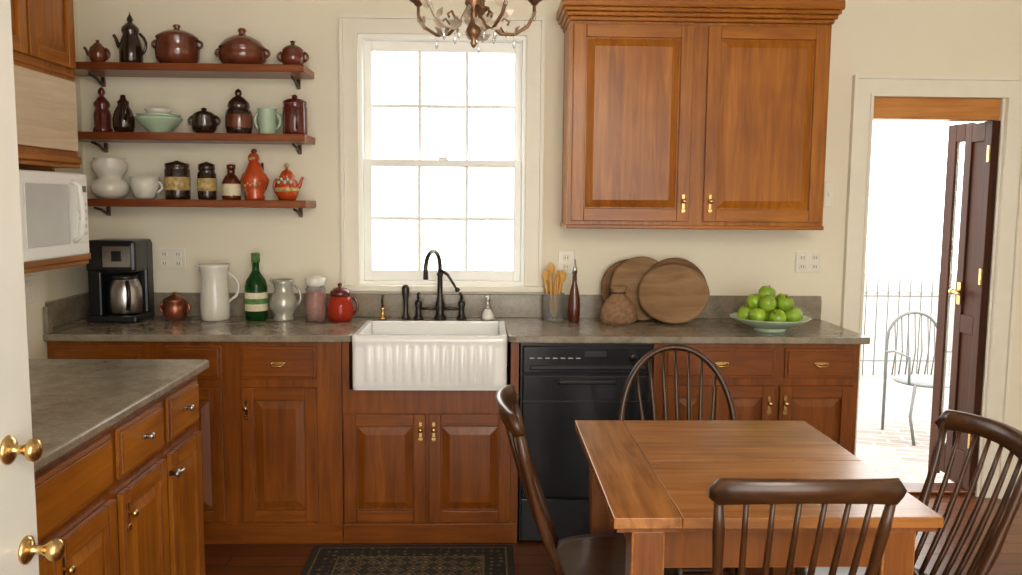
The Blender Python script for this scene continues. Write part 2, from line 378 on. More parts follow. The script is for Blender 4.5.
b.lathe([(0,0),(.010,0),(.008,.014),(.016,.024),(.014,.03),(0,.034)],(2.815,-.02,.60),steel,14,RX(90))
b.tube([(2.80,-.045,.60),(2.85,-.05,.60),(2.87,-.045,.60)],.006,steel)
latch(b,2.47,.58); latch(b,2.08,.58)
b.done('base_cabinet')
# countertops
CT=.92
def slab(b,poly,z0,z1,mat,bev=.008):
    n=len(poly); vs=[(x,y,z0) for x,y in poly]+[(x,y,z1) for x,y in poly]
    fs=[tuple(range(n))[::-1],tuple(range(n,2*n))]+[(i,(i+1)%n,n+(i+1)%n,n+i) for i in range(n)]
    bv,ff=b.add(vs,fs,mat)
    ed=list({e for f in ff[:2] for e in f.edges})
    bmesh.ops.bevel(b.bm,geom=ed,offset=bev,segments=2,affect='EDGES',profile=.5)
b=B()
FRT=3.768; yb=W-.002
poly=[(NX+.003,yb),(NX+.003,FRT),(-.64,FRT),(-.612,FRT+.012),(-.602,FRT+.04),(-.602,4.235),(.100,4.235),(.100,FRT+.04),(.11,FRT+.012),(.138,FRT),(1.73,FRT),(1.76,FRT+.008),(1.765,FRT+.03),(1.765,yb)]
slab(b,poly,CT-.033,CT,stone_m,.006)
b.box(NX+.003,1.765,W-.03,W-.003,CT,1.04,stone_m,.002)
b.box(1.32,1.765,W-.038,W-.0305,CT,1.022,stone_m,.003)
b.box(NX+.003,NX+.022,FRT+.005,3.82,CT,1.042,stone_m,.004)
b.done('countertop')
b=B()
b.box(XL+.003,NX+.002,3.803,yb,CT-.033,CT,stone_m); b.box(XL+.003,XL+.03,3.803,W-.003,CT,1.042,stone_m,.003); b.box(XL+.031,NX+.002,W-.03,W-.003,CT,1.04,stone_m)
b.done('countertop')
b=B()
slab(b,[(XL+.003,1.6),(-1.055,1.6),(-1.045,1.61),(-1.045,3.18),(-1.055,3.195),(XL+.003,3.195)],CT-.033,CT,stone_m)
b.box(XL+.003,XL+.03,1.6,3.19,CT,1.045,stone_m,.004)
b.done('countertop')
# farmhouse sink
b=B()
sx0,sx1,sy0,sy1,sz0,sz1=-.598,.096,3.725,4.225,.675,.925
n=14; N=140; front=[]
for i in range(N+1):
    u=i/N; x=sx0+(sx1-sx0)*u; d=0
    if .08<u<.92: d=.008*abs(math.sin((u-.08)/.84*math.pi*n))
    ed=min(u,1-u)*(sx1-sx0); rnd=.025-math.sqrt(max(0,.025**2-(.025-min(ed,.025))**2))
    front.append((x,sy0+rnd-d+.006,sy0+rnd+.006))
zs=[(sz0,0,.012),(sz0+.02,0,0),(sz0+.035,0,0),(sz0+.05,1,0),(sz1-.06,1,0),(sz1-.045,0,0),(sz1-.03,0,-.006),(sz1-.008,0,-.006),(sz1,0,.003)]
vs=[];fs=[]
for z,fl,off in zs:
    for x,yf,yn in front: vs.append((x,(yf if fl else yn)+off,z))
L=N+1
for k in range(len(zs)-1):
    for i in range(N): fs.append((k*L+i,k*L+i+1,(k+1)*L+i+1,(k+1)*L+i))
b.add(vs,fs,porc,True)
rw=.03
b.box(sx0+.02,sx1-.02,sy0+.012,sy0+.05,sz0+.001,sz1,porc,.004)
b.box(sx0,sx0+rw,sy0+.045,sy1,sz0,sz1-.001,porc,.006); b.box(sx1-rw,sx1,sy0+.045,sy1,sz0,sz1-.001,porc,.006)
b.box(sx0+rw,sx1-rw,sy1-.03,sy1,sz0,sz1-.002,porc,.006); b.box(sx0+rw,sx1-rw,sy0+.04,sy1-.03,sz0,sz0+.02,porc)
b.lathe([(0,0),(.04,0),(.04,.004),(0,.004)],((sx0+sx1)/2,3.98,sz0+.02),steel)
b.done('farmhouse_sink')
# upper cabinet
b=B(); b.M=finish_M(4.09)
ux0,ux1,uz0,uz1=.390,1.64,1.415,2.375
b.box(ux0,ux1,0,.308,uz0,uz1,cab_v); b.box(ux0-.006,ux1+.006,-.006,.307,uz0-.018,uz0+.002,cab_x,.004)
rdoor(b,.408,.978,uz0+.02,2.36,cab_v,cab_x,.06); rdoor(b,1.048,1.622,uz0+.02,2.36,cab_v,cab_x,.06)
latch(b,.948,1.52); latch(b,1.078,1.52)
for i,(o,z0,z1) in enumerate([(.008,2.376,2.396),(.020,2.396,2.416),(.032,2.416,2.436),(.042,2.436,2.48)]):
    b.box(ux0-o,ux1+o,-o-.01,.307,z0,z1,cab_x,.006)
b.done('wall_cabinet')
# left wall tall-cabinet with microwave niche
b=B(); b.M=T((-1.78,0,0))@RZ(90)
X0,X1=2.95,3.77
b.box(X0,X1,0,.267,2.05,2.75,cab_v); rdoor(b,X0+.02,3.37,2.07,2.74,cab_v,cab_y); rdoor(b,3.39,X1-.02,2.07,2.74,cab_v,cab_y)
b.box(X0,X1,-.006,.267,2.036,2.049,cab_y,.003)
b.box(X0,X1,0,.267,1.70,2.035,cab_v); b.box(X0+.02,X1-.02,-.016,0,1.72,2.02,glare_m,.004)
b.box(X0,X1,-.02,.267,1.67,1.699,cab_y,.006); b.box(X0,X1,-.01,.267,1.651,1.669,cab_y,.004)
b.box(X0,X0+.02,0,.246,1.286,1.65,cab_v); b.box(X1-.02,X1,.1,.246,1.286,1.65,cab_v)
b.box(X0,X1,.247,.267,1.286,1.65,cab_v)
b.box(X0,X1,-.04,.267,1.256,1.285,cab_y,.004); b.box(X0,X1,-.03,.267,1.235,1.255,cab_y,.004)
b.done('microwave_cabinet')
b=B(); b.M=T((-1.66,0,0))@RZ(90)
b.box(3.06,3.59,.02,.34,1.287,1.625,appl,.008); b.box(3.062,3.588,0,.02,1.292,1.62,appl,.006)
b.box(3.10,3.42,-.003,.001,1.34,1.58,applg,.003); b.box(3.485,3.575,-.003,.001,1.34,1.60,appl,.002)
for r in range(5):
    for c in range(3): b.box(3.495+c*.025,3.512+c*.025,-.006,-.002,1.37+r*.03,1.388+r*.03,applg,.002)
b.box(3.495,3.565,-.006,-.002,1.545,1.575,slot_m,.002)
b.tube([(3.455,.0,1.35),(3.455,-.03,1.37),(3.455,-.04,1.45),(3.455,-.03,1.57),(3.455,0,1.59)],.01,appl)
b.done('microwave')
# wall shelves
SHX=-.875
for z in (2.13,1.803,1.483):
    b=B()
    b.box(XL+.002,SHX,4.15,W-.002,z,z+.036,shelf_m,.005)
    for x in (-1.93,SHX-.08):
        b.box(x-.010,x+.010,W-.014,W-.002,z-.05,z-.001,bronze,.003)
        b.tube([(x,W-.012,z-.042),(x,W-.04,z-.036),(x,W-.09,z-.018),(x,W-.16,z-.008)],[.008,.008,.007,.006],bronze)
    b.done('wall_shelf')
# ------------------------------------------------------------ pottery
def handle(b,c,ang,r0,z0,z1,out,mat,rad=.007):
    d=Vector((math.cos(ang),math.sin(ang),0)); c=Vector(c)
    pts=[c+d*r0+Vector((0,0,z1))]
    for t in (.2,.4,.6,.8): pts.append(c+d*(r0+out*math.sin(math.pi*t)**.7)+Vector((0,0,z1+(z0-z1)*t)))
    pts.append(c+d*r0*.97+Vector((0,0,z0)))
    b.tube(pts,rad,mat)
def pot(name,x,z,h,prof,mat,y=4.275,handles=(),spout=None,extra=None,seg=24,flute=0,fn=0,sc=None):
    b=B(); b.lathe(prof,(x,y,z),mat,seg,None,flute,fn)
    for (ang,r0,z0,z1,out,*m) in handles: handle(b,(x,y,z),math.radians(ang),r0,z0,z1,out,m[0] if m else mat)
    if spout:
        ang,r0,z0,L,dz_,ra=spout; d=Vector((math.cos(math.radians(ang)),math.sin(math.radians(ang)),0)); c=Vector((x,y,z))
        b.tube([c+d*r0*.8+Vector((0,0,z0)),c+d*(r0+L*.4)+Vector((0,0,z0+dz_*.3)),c+d*(r0+L*.75)+Vector((0,0,z0+dz_*.8)),c+d*(r0+L)+Vector((0,0,z0+dz_))],[ra,ra*.8,ra*.6,ra*.65],mat)
    if extra: extra(b,x,y,z)
    return b.done(name,sc)
S1=2.1665;S2=1.8395;S3=1.5195
pot('small_teapot',-1.875,S1,.1,[(0,0),(.025,0),(.038,.02),(.042,.045),(.034,.07),(.02,.08),(.02,.084),(.008,.09),(.009,.1),(0,.104)],brown_c,y=4.22,spout=(180,.035,.03,.03,.04,.011),handles=[(0,.038,.02,.065,.016)],sc=(1,1,1.1))
pot('coffee_pot',-1.75,S1,.25,[(0,0),(.045,0),(.055,.02),(.055,.08),(.045,.12),(.035,.145),(.042,.16),(.04,.175),(.02,.195),(.01,.2),(.016,.212),(.01,.225),(.004,.235),(0,.25)],dark_c,y=4.30,spout=(200,.04,.07,.035,.07,.013),handles=[(0,.045,.05,.15,.03)],sc=(1,1,1.06))
pot('lidded_stockpot',-1.515,S1,.19,[(0,0),(.075,0),(.10,.03),(.105,.08),(.095,.12),(.1,.127),(.1,.132),(.075,.15),(.04,.163),(.015,.167),(.012,.175),(.02,.183),(.014,.19),(0,.192)],brown_c,handles=[(0,.095,.08,.12,.026),(180,.095,.08,.12,.026)],sc=(1,1,1.05))
pot('lidded_casserole',-1.20,S1,.17,[(0,0),(.085,0),(.112,.03),(.115,.06),(.108,.075),(.115,.08),(.112,.087),(.085,.115),(.045,.135),(.02,.14),(.015,.15),(.022,.16),(.014,.17),(0,.171)],brown_c,handles=[(0,.11,.045,.08,.02),(180,.11,.045,.08,.02),(-90,.0,.135,.14,.02)],sc=(1,1,1.1))
pot('sugar_pot',-.955,S1,.12,[(0,0),(.035,0),(.055,.025),(.06,.05),(.05,.075),(.052,.08),(.035,.095),(.015,.103),(.008,.108),(.014,.118),(0,.124)],brown_c,handles=[(0,.055,.03,.07,.018),(180,.055,.03,.07,.018)],sc=(1,1,1.08))
pot('wooden_pepper_mill',-1.89,S2,.23,[(0,0),(.045,0),(.045,.02),(.038,.03),(.041,.09),(.035,.11),(.03,.12),(.038,.135),(.036,.15),(.02,.17),(.01,.18),(.018,.2),(.012,.215),(0,.225)],wine_c)
pot('stoneware_jug',-1.785,S2,.19,[(0,0),(.04,0),(.05,.03),(.052,.07),(.04,.11),(.026,.135),(.028,.155),(.02,.16),(.014,.17),(.012,.185),(0,.19)],dark_c,y=4.27,handles=[(-60,.042,.06,.145,.025)])
b=B(); bc=(-1.615,4.27,S2)
b.lathe([(0,0),(.045,0),(.047,.01),(.085,.04),(.110,.07),(.112,.078),(.105,.075),(.06,.03),(0,.02)],bc,green_c,32,None,.02,12)
b.lathe([(0,.03),(.05,.045),(.095,.082),(.105,.092),(.098,.092),(.05,.06),(0,.055)],bc,green_c,32,None,.02,12)
b.lathe([(0,.065),(.03,.068),(.055,.10),(.065,.118),(.06,.122),(.035,.13),(0,.135)],bc,ceram,24)
b.done('stacked_bowls')
pot('small_bean_pot',-1.395,S2,.12,[(0,0),(.035,0),(.055,.02),(.062,.05),(.052,.08),(.055,.086),(.035,.1),(.012,.106),(.015,.115),(0,.12)],dark_c,handles=[(0,.055,.04,.08,.02),(180,.055,.04,.08,.02)],sc=(1,1,1.1))
pot('ginger_jar',-1.225,S2,.22,[(0,0),(.055,0),(.06,.01),(.064,.04),(.064,.1),(.058,.115),(.05,.12),(.055,.13),(.05,.15),(.03,.17),(.012,.18),(.018,.19),(.014,.205),(0,.215)],dark_c,extra=lambda b,x,y,z: b.lathe([(.0645,.03),(.0655,.035),(.0655,.09),(.0645,.095)],(x,y,z),brown_c),sc=(1,1,1.05))
pot('green_mug',-1.085,S2,.13,[(0,0),(.038,0),(.043,.01),(.043,.12),(.047,.13),(.042,.13),(.04,.02),(0,.015)],green_c,handles=[(0,.043,.03,.11,.02),(180,.043,.03,.11,.02)])
pot('red_canister',-.95,S2,.19,[(0,0),(.055,0),(.06,.01),(.06,.13),(.055,.14),(.058,.145),(.058,.16),(.035,.172),(.012,.176),(.016,.188),(0,.195)],wine_c,handles=[(-70,.058,.03,.12,.022)],sc=(1,1,1.03))
pot('white_vase',-1.865,S3,.2,[(0,0),(.055,0),(.085,.03),(.09,.06),(.075,.09),(.055,.1),(.062,.115),(.08,.14),(.085,.17),(.07,.192),(.075,.2),(.065,.198),(.05,.15),(0,.12)],ceram)
pot('white_soup_mug',-1.695,S3,.1,[(0,0),(.04,0),(.05,.01),(.065,.05),(.072,.1),(.067,.1),(.06,.05),(0,.015)],ceram,handles=[(0,.062,.03,.08,.022)],sc=(1,1,1.1))
def lab(r,z0,z1,m): return lambda b,x,y,z: b.lathe([(r,z0),(r+.002,z0+.002),(r+.002,z1-.002),(r,z1)],(x,y,z),m)
pot('tea_canister',-1.535,S3,.19,[(0,0),(.057,0),(.06,.01),(.06,.145),(.055,.155),(.058,.16),(.058,.175),(.02,.185),(.012,.19),(0,.192)],dark_c,extra=lab(.06,.045,.11,gold_c))
pot('spice_tin',-1.39,S3,.18,[(0,0),(.042,0),(.045,.01),(.045,.12),(.035,.135),(.04,.14),(.04,.165),(.01,.175),(0,.18)],dark_c,extra=lab(.045,.04,.10,gold_c),sc=(1,1,1.05))
pot('syrup_bottle',-1.27,S3,.17,[(0,0),(.043,0),(.046,.01),(.046,.08),(.03,.11),(.018,.12),(.018,.145),(.022,.147),(.022,.165),(0,.168)],oil,extra=lab(.046,.02,.075,cream_l),sc=(1,1,1.05))
def roost(b,x,y,z):
    b.ball((x,y-.01,z+.20),.028,orange_c); b.tube([(x,y-.03,z+.20),(x-.01,y-.055,z+.195)],[.01,.003],gold_c)
    for i in range(4): b.ball((x,y-.02+.013*i,z+.232+.004*(i%2)),.01,wine_c,seg=8)
    for s in (-1,1):
        b.tube([(x+s*.042,y-.01,z+.12),(x+s*.056,y,z+.09),(x+s*.046,y+.02,z+.05)],[.018,.02,.008],orange_c,flat=.6)
    b.tube([(x+.0,y+.04,z+.09),(x+.02,y+.05,z+.14),(x+.025,y+.06,z+.18)],[.02,.016,.006],wine_c)
    for i in range(6): b.ball((x-.035+.014*i,y-.057+abs(i-2.5)*.004,z+.07+.01*(i%2)),.006,gold_c,seg=8)
pot('ceramic_rooster_jar',-1.155,S3,.26,[(0,0),(.045,0),(.05,.012),(.042,.025),(.055,.06),(.057,.09),(.05,.13),(.035,.16),(.028,.18),(.0,.19)],orange_c,extra=roost,sc=(1,1,1.03))
def rb(b,x,y,z):
    b.lathe([(.059,.04),(.063,.05),(.059,.06)],(x,y,z),gold_c); b.ball((x,y,z+.165),.012,gold_c)
    for i in range(5): b.ball((x-.03+.015*i,y-.05,z+.085+.012*(i%2)),.009,green_c,seg=8)
pot('red_teapot',-.995,S3,.17,[(0,0),(.04,0),(.055,.03),(.058,.06),(.05,.09),(.035,.105),(.038,.112),(.025,.135),(.01,.145),(0,.155)],orange_c,spout=(0,.05,.05,.03,.06,.012),handles=[(180,.05,.03,.1,.015)],extra=rb,sc=(1,1,1.05))
# ------------------------------------------------------------ counter items
C=CT+.0005
b=B()
x0,x1_,y0,y1=-1.93,-1.69,4.10,4.34
b.box(x0,x1_,y0,y1,C,C+.035,black_m,.01); b.box(x0,x1_,y1-.09,y1-.001,C+.03,C+.39,black_m,.012)
b.box(x0+.001,x1_-.001,y0+.01,y1-.002,C+.245,C+.40,black_m,.016); b.box(x0+.085,x1_-.02,y0+.004,y0+.012,C+.27,C+.375,steel,.003)
b.box(x0+.001,x0+.065,y0+.03,y1-.08,C+.03,C+.26,black_m,.008)
b.box(x0+.13,x1_-.06,y0,y0+.006,C+.30,C+.35,black_m,.002)
cc=((x0+x1_)/2+.035,y0+.09,C+.036)
b.lathe([(0,0),(.065,0),(.075,.01),(.078,.06),(.075,.13),(.062,.165),(.054,.175),(.054,.19),(0,.195)],cc,steel,28)
b.lathe([(.056,.172),(.06,.178),(.056,.195),(0,.2)],cc,black_m,28)
handle(b,cc,math.radians(-60),.074,.03,.165,.04,black_m,.01)
b.done('coffee_maker')
YI=4.24
pot('copper_sugar_bowl',-1.555,C,.13,[(0,0),(.04,0),(.055,.02),(.058,.06),(.05,.085),(.056,.092),(.05,.1),(.03,.115),(.01,.12),(.012,.13),(0,.134)],copper,y=YI,handles=[(0,.055,.03,.08,.018),(180,.055,.03,.08,.018)],sc=(1,1,1.05))
pot('white_pitcher',-1.355,C,.28,[(0,0),(.062,0),(.07,.01),(.072,.08),(.066,.16),(.064,.22),(.072,.265),(.076,.28),(.07,.28),(.06,.2),(.06,.02),(0,.015)],ceram,y=YI,handles=[(0,.066,.09,.24,.055)],spout=(180,.055,.25,.035,.028,.02))
b=B(); c=(-1.15,YI,C)
b.lathe([(0,0),(.05,0),(.055,.008),(.055,.17),(.048,.2),(.025,.235),(.018,.25),(.017,.30),(.02,.302),(.02,.315),(0,.318)],c,ggreen,28)
b.lathe([(.0555,.05),(.0565,.052),(.0565,.14),(.0555,.142)],c,cream_l,28); b.lathe([(.021,.29),(.0215,.335),(0,.338)],c,leafm,20)
b.lathe([(.057,.085),(.0575,.087),(.0575,.11),(.057,.112)],c,leafm,28)
b.done('green_oil_bottle')
pot('pewter_pitcher',-1.015,C,.21,[(0,0),(.05,0),(.055,.01),(.045,.025),(.065,.06),(.07,.09),(.055,.13),(.042,.15),(.048,.185),(.055,.205),(.048,.205),(.04,.16),(.05,.08),(0,.03)],plain('pale_pewter',(.45,.44,.38),.2,metal=.3,var=.1),y=YI,handles=[(0,.055,.06,.18,.032)],spout=(180,.045,.19,.02,.015,.014))
b=B(); c=(-.855,YI,C)
b.lathe([(0,0),(.046,0),(.05,.008),(.05,.15),(.04,.165),(.04,.175)],c,glass,28); b.lathe([(0,.006),(.0495,.006),(.0495,.13),(0,.14)],c,spice,24)
b.lathe([(.043,.165),(.046,.17),(.052,.20),(.045,.205),(.02,.215),(0,.217)],c,ceram,24)
b.done('spice_jar',(1,1,1.06))
b=B(); c=(-.73,YI-.01,C)
b.lathe([(0,0),(.055,0),(.065,.02),(.067,.06),(.055,.10),(.045,.12)],c,glassmat('red_glass',(.55,.05,.02),.05,.4),28)
b.lathe([(0,.004),(.054,.004),(.061,.022),(.063,.058),(.05,.09),(0,.095)],c,spice,24)
b.lathe([(.046,.118),(.052,.122),(.05,.14),(.03,.155),(.01,.16),(.014,.175),(0,.182)],c,wine_c,24)
handle(b,c,0,.062,.03,.11,.025,wine_c)
b.done('red_jam_jar',(1,1,1.06))
# faucet
b=B(); fy=4.30; fx=-.235
b.lathe([(0,0),(.034,0),(.034,.008),(.022,.02),(.018,.05),(.024,.07),(.02,.09),(.014,.11),(.013,.22),(.018,.23),(.013,.245)],(fx,fy,C),bronze,20)
pts=[]
for i in range(13):
    a=math.pi*i/12; pts.append((fx-.03+.03*math.cos(a),fy-.09+.09*math.cos(a),C+.27+.085*math.sin(a)))
pts.append((fx-.06,fy-.18,C+.22)); b.tube([(fx,fy,C+.2)]+pts,[.011]*14+[.013],bronze,10)
b.tube([(fx,fy,C+.255),(fx+.04,fy-.02,C+.23),(fx+.085,fy-.03,C+.16)],[.009,.008,.006],bronze); b.ball((fx+.09,fy-.03,C+.155),.013,bronze)
for s in (-1,1):
    hx=fx+s*.11
    b.lathe([(0,0),(.026,0),(.026,.008),(.016,.02),(.014,.06),(.02,.075),(.018,.09),(.01,.1),(0,.105)],(hx,fy,C),bronze,18)
    b.tube([(hx,fy,C+.095),(hx,fy-.02,C+.125),(hx-s*.005,fy-.05,C+.135)],[.007,.007,.009],bronze)
    b.tube([(hx,fy,C+.055),(fx,fy,C+.055)],.008,bronze)
b.lathe([(0,0),(.022,0),(.02,.01),(.012,.03),(.012,.1),(.018,.13),(.02,.16),(.012,.175),(0,.178)],(fx-.175,fy,C),bronze,16)
b.done('kitchen_faucet')
b=B(); c=(-.525,4.28,C)
b.lathe([(0,0),(.022,0),(.02,.01),(.010,.02),(.009,.05),(.015,.06),(0,.065)],c,brass,16); b.tube([(c[0],c[1],C+.055),(c[0],c[1]-.02,C+.10),(c[0]+.005,c[1]-.03,C+.13)],[.006,.007,.004],bronze)
b.done('air_switch')
b=B(); c=(.01,4.28,C)
b.lathe([(0,0),(.028,0),(.034,.01),(.03,.03),(.018,.05),(.014,.06)],c,ceram,20); b.lathe([(.015,.058),(.016,.07),(.009,.075),(.008,.10),(.014,.105),(.012,.12),(0,.125)],c,steel,16)
b.tube([(c[0],c[1],C+.105),(c[0],c[1]-.03,C+.10)],.005,steel)
b.done('soap_dispenser')
b=B(); c=(.345,4.27,C)
b.lathe([(0,0),(.05,0),(.053,.006),(.053,.135),(.056,.14),(.05,.14),(.049,.012),(0,.01)],c,glass,28)
pw=plain('light_utensil_wood',(.66,.36,.09),.6)
for i in range(12):
    a=i*2.4; dx=.03*math.cos(a); dy=.03*math.sin(a); h=.2+.05*random.random()
    b.tube([(c[0]+dx*.6,c[1]+dy*.6,C+.014),(c[0]+dx*1.4,c[1]+dy*1.4,C+h)],.006,pw,6)
    if i%3==0: b.ball((c[0]+dx*1.45,c[1]+dy*1.45,C+h+.015),.022,pw,(.9,.35,1.4))
b.done('utensil_jar')
b=B(); c=(.445,4.22,C)
b.lathe([(0,0),(.026,0),(.029,.006),(.029,.11),(.022,.15),(.012,.19),(.011,.24)],c,oil,20); b.lathe([(.0125,.235),(.013,.26),(.006,.27),(.005,.30),(0,.302)],c,steel,14)
b.lathe([(.0295,.03),(.03,.032),(.03,.09),(.0295,.092)],c,wine_c,20)
b.done('vinegar_bottle',(1,1,1.05))
def board(x,y,r,tilt,roll,mat,th=.02,ov=1):
    b=B(); zc=C+r*math.cos(math.radians(tilt))*1.0+.004
    b.M=T((x,y,zc))@RZ(roll)@RX(90-tilt)
    prof=[(0,-th/2),(r-.008,-th/2),(r,-th/2+.005),(r,th/2-.005),(r-.008,th/2),(r*.86,th/2-.001),(r*.83,th/2-.004),(0,th/2-.004)]
    b.lathe(prof,(0,0,0),mat,48,Matrix.Diagonal((ov,1,1,1)),.006,5)
    return b.done('round_cutting_board')
board(.745,4.33,.155,8,6,board2_m)
board(.80,4.295,.165,13,3,board_m)
board(.965,4.27,.165,16,-6,board2_m,.022,1.0)
board(.945,4.21,.158,24,-8,board_m,.024,1.12)
b=B()
b.lathe([(0,0),(.075,0),(.092,.02),(.088,.07),(.06,.12),(.035,.145),(.03,.16),(.045,.185),(.03,.19),(0,.175)],(.66,4.17,C),burlap,28,Matrix.Diagonal((1,.7,1,1)),.05,7)
b.tube([(.66+.034*math.cos(a*.6),4.17+.025*math.sin(a*.6),C+.155) for a in range(12)],.005,stem_m)
b.done('burlap_pouch')
b=B(); c=(1.355,3.96,C)
b.lathe([(0,0),(.07,0),(.072,.010),(.06,.014),(.10,.022),(.155,.045),(.182,.062),(.188,.068),(.18,.068),(.14,.048),(.08,.026),(0,.022)],c,green_c,48,None,.025,16)
b.done('green_fruit_bowl')
b=B()
ap=[]
for i in range(8): a=i*2*math.pi/8; ap.append((.118*math.cos(a),.11*math.sin(a),.080+.004*(i%2)))
for i in range(3): a=i*2*math.pi/3+.3; ap.append((.045*math.cos(a),.045*math.sin(a),.075))
for i in range(5): a=i*2*math.pi/5+.5; ap.append((.074*math.cos(a),.065*math.sin(a),.140))
ap.append((-.02,0,.180))
for dx,dy,dz_ in ap:
    r=.040; M=RZ(random.random()*360)@RX(random.uniform(-35,35))@RY(random.uniform(-30,30))
    b.lathe([(0,-r*.75),(r*.3,-r*.88),(r*.7,-r*.72),(r*.98,-r*.15),(r*1.02,r*.2),(r*.8,r*.75),(r*.45,r*.93),(r*.18,r*.85),(0,r*.62)],(c[0]+dx,c[1]+dy,C+dz_-.006),apple_m,20,M)
    p=Vector((c[0]+dx,c[1]+dy,C+dz_-.006))+M.to_3x3()@Vector((0,0,r*.6)); q=p+M.to_3x3()@Vector((.003,0,r*.55)); b.tube([p,q],.002,stem_m,6)
b.done('green_apples')
def outlet(name,x0,x1,z0,z1,kind,y=W):
    b=B(); b.box(x0,x1,y-.008,y-.001,z0,z1,plastic_w,.003)
    n=2 if kind=='double' else 1
    for i in range(n):
        cx=x0+(x1-x0)*(i+.5)/n; cz=(z0+z1)/2
        if kind=='switch': b.box(cx-.006,cx+.006,y-.018,y-.008,cz-.012,cz+.012,plastic_w,.002); continue
        for s in (-1,1):
            b.box(cx-.016,cx+.016,y-.011,y-.008,cz+s*.024-.015,cz+s*.024+.015,plastic_w,.004)
            for q in (-1,1): b.box(cx+q*.006-.0015,cx+q*.006+.0015,y-.0125,y-.011,cz+s*.024-.006,cz+s*.024+.006,slot_m)
    return b.done(name)
outlet('wall_outlet',-1.69,-1.55,1.16,1.27,'double'); outlet('wall_outlet',1.63,1.765,1.165,1.275,'double'); outlet('wall_outlet',.375,.46,1.15,1.27,'single'); outlet('light_switch',1.765,1.81,1.51,1.64,'switch')
b=B(); b.M=T((NX,0,0))@RZ(90); b.box(3.62,3.70,-.008,-.001,1.07,1.19,plastic_w,.003); b.box(3.645,3.675,-.011,-.008,1.09,1.12,plastic_w,.003); b.box(3.645,3.675,-.011,-.008,1.14,1.17,plastic_w,.003); b.done('wall_outlet')
# ------------------------------------------------------------ table
b=B()
tx0,tx1,ty0,ty1,tz=.315,1.135,1.985,2.91,.76
bw=.17; g=.0008
def plank(x0,x1,y0,y1,m): b.box(x0+g,x1-g,y0+g,y1-g,tz-.028,tz,m,.0022)
plank(tx0,tx0+bw,ty0,ty1,tab_y)
ys=[ty0,ty0+.46,ty1]
for a,c2 in zip(ys,ys[1:]): plank(tx0+bw,tx1,a,c2,tab_x)
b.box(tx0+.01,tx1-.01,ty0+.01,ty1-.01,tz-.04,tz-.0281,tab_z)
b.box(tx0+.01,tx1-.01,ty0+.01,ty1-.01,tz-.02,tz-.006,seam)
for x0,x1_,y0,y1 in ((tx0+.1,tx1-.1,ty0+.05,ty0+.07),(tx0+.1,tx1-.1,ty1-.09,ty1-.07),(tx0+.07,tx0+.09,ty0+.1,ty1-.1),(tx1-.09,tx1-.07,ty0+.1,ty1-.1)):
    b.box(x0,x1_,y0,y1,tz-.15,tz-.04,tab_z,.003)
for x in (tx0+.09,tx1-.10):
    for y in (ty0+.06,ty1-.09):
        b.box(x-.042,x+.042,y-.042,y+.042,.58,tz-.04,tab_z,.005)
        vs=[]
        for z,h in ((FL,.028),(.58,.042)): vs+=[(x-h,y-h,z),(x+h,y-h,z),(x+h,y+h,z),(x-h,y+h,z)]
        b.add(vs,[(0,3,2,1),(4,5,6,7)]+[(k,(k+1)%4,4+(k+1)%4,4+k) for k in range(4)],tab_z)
b.done('dining_table')
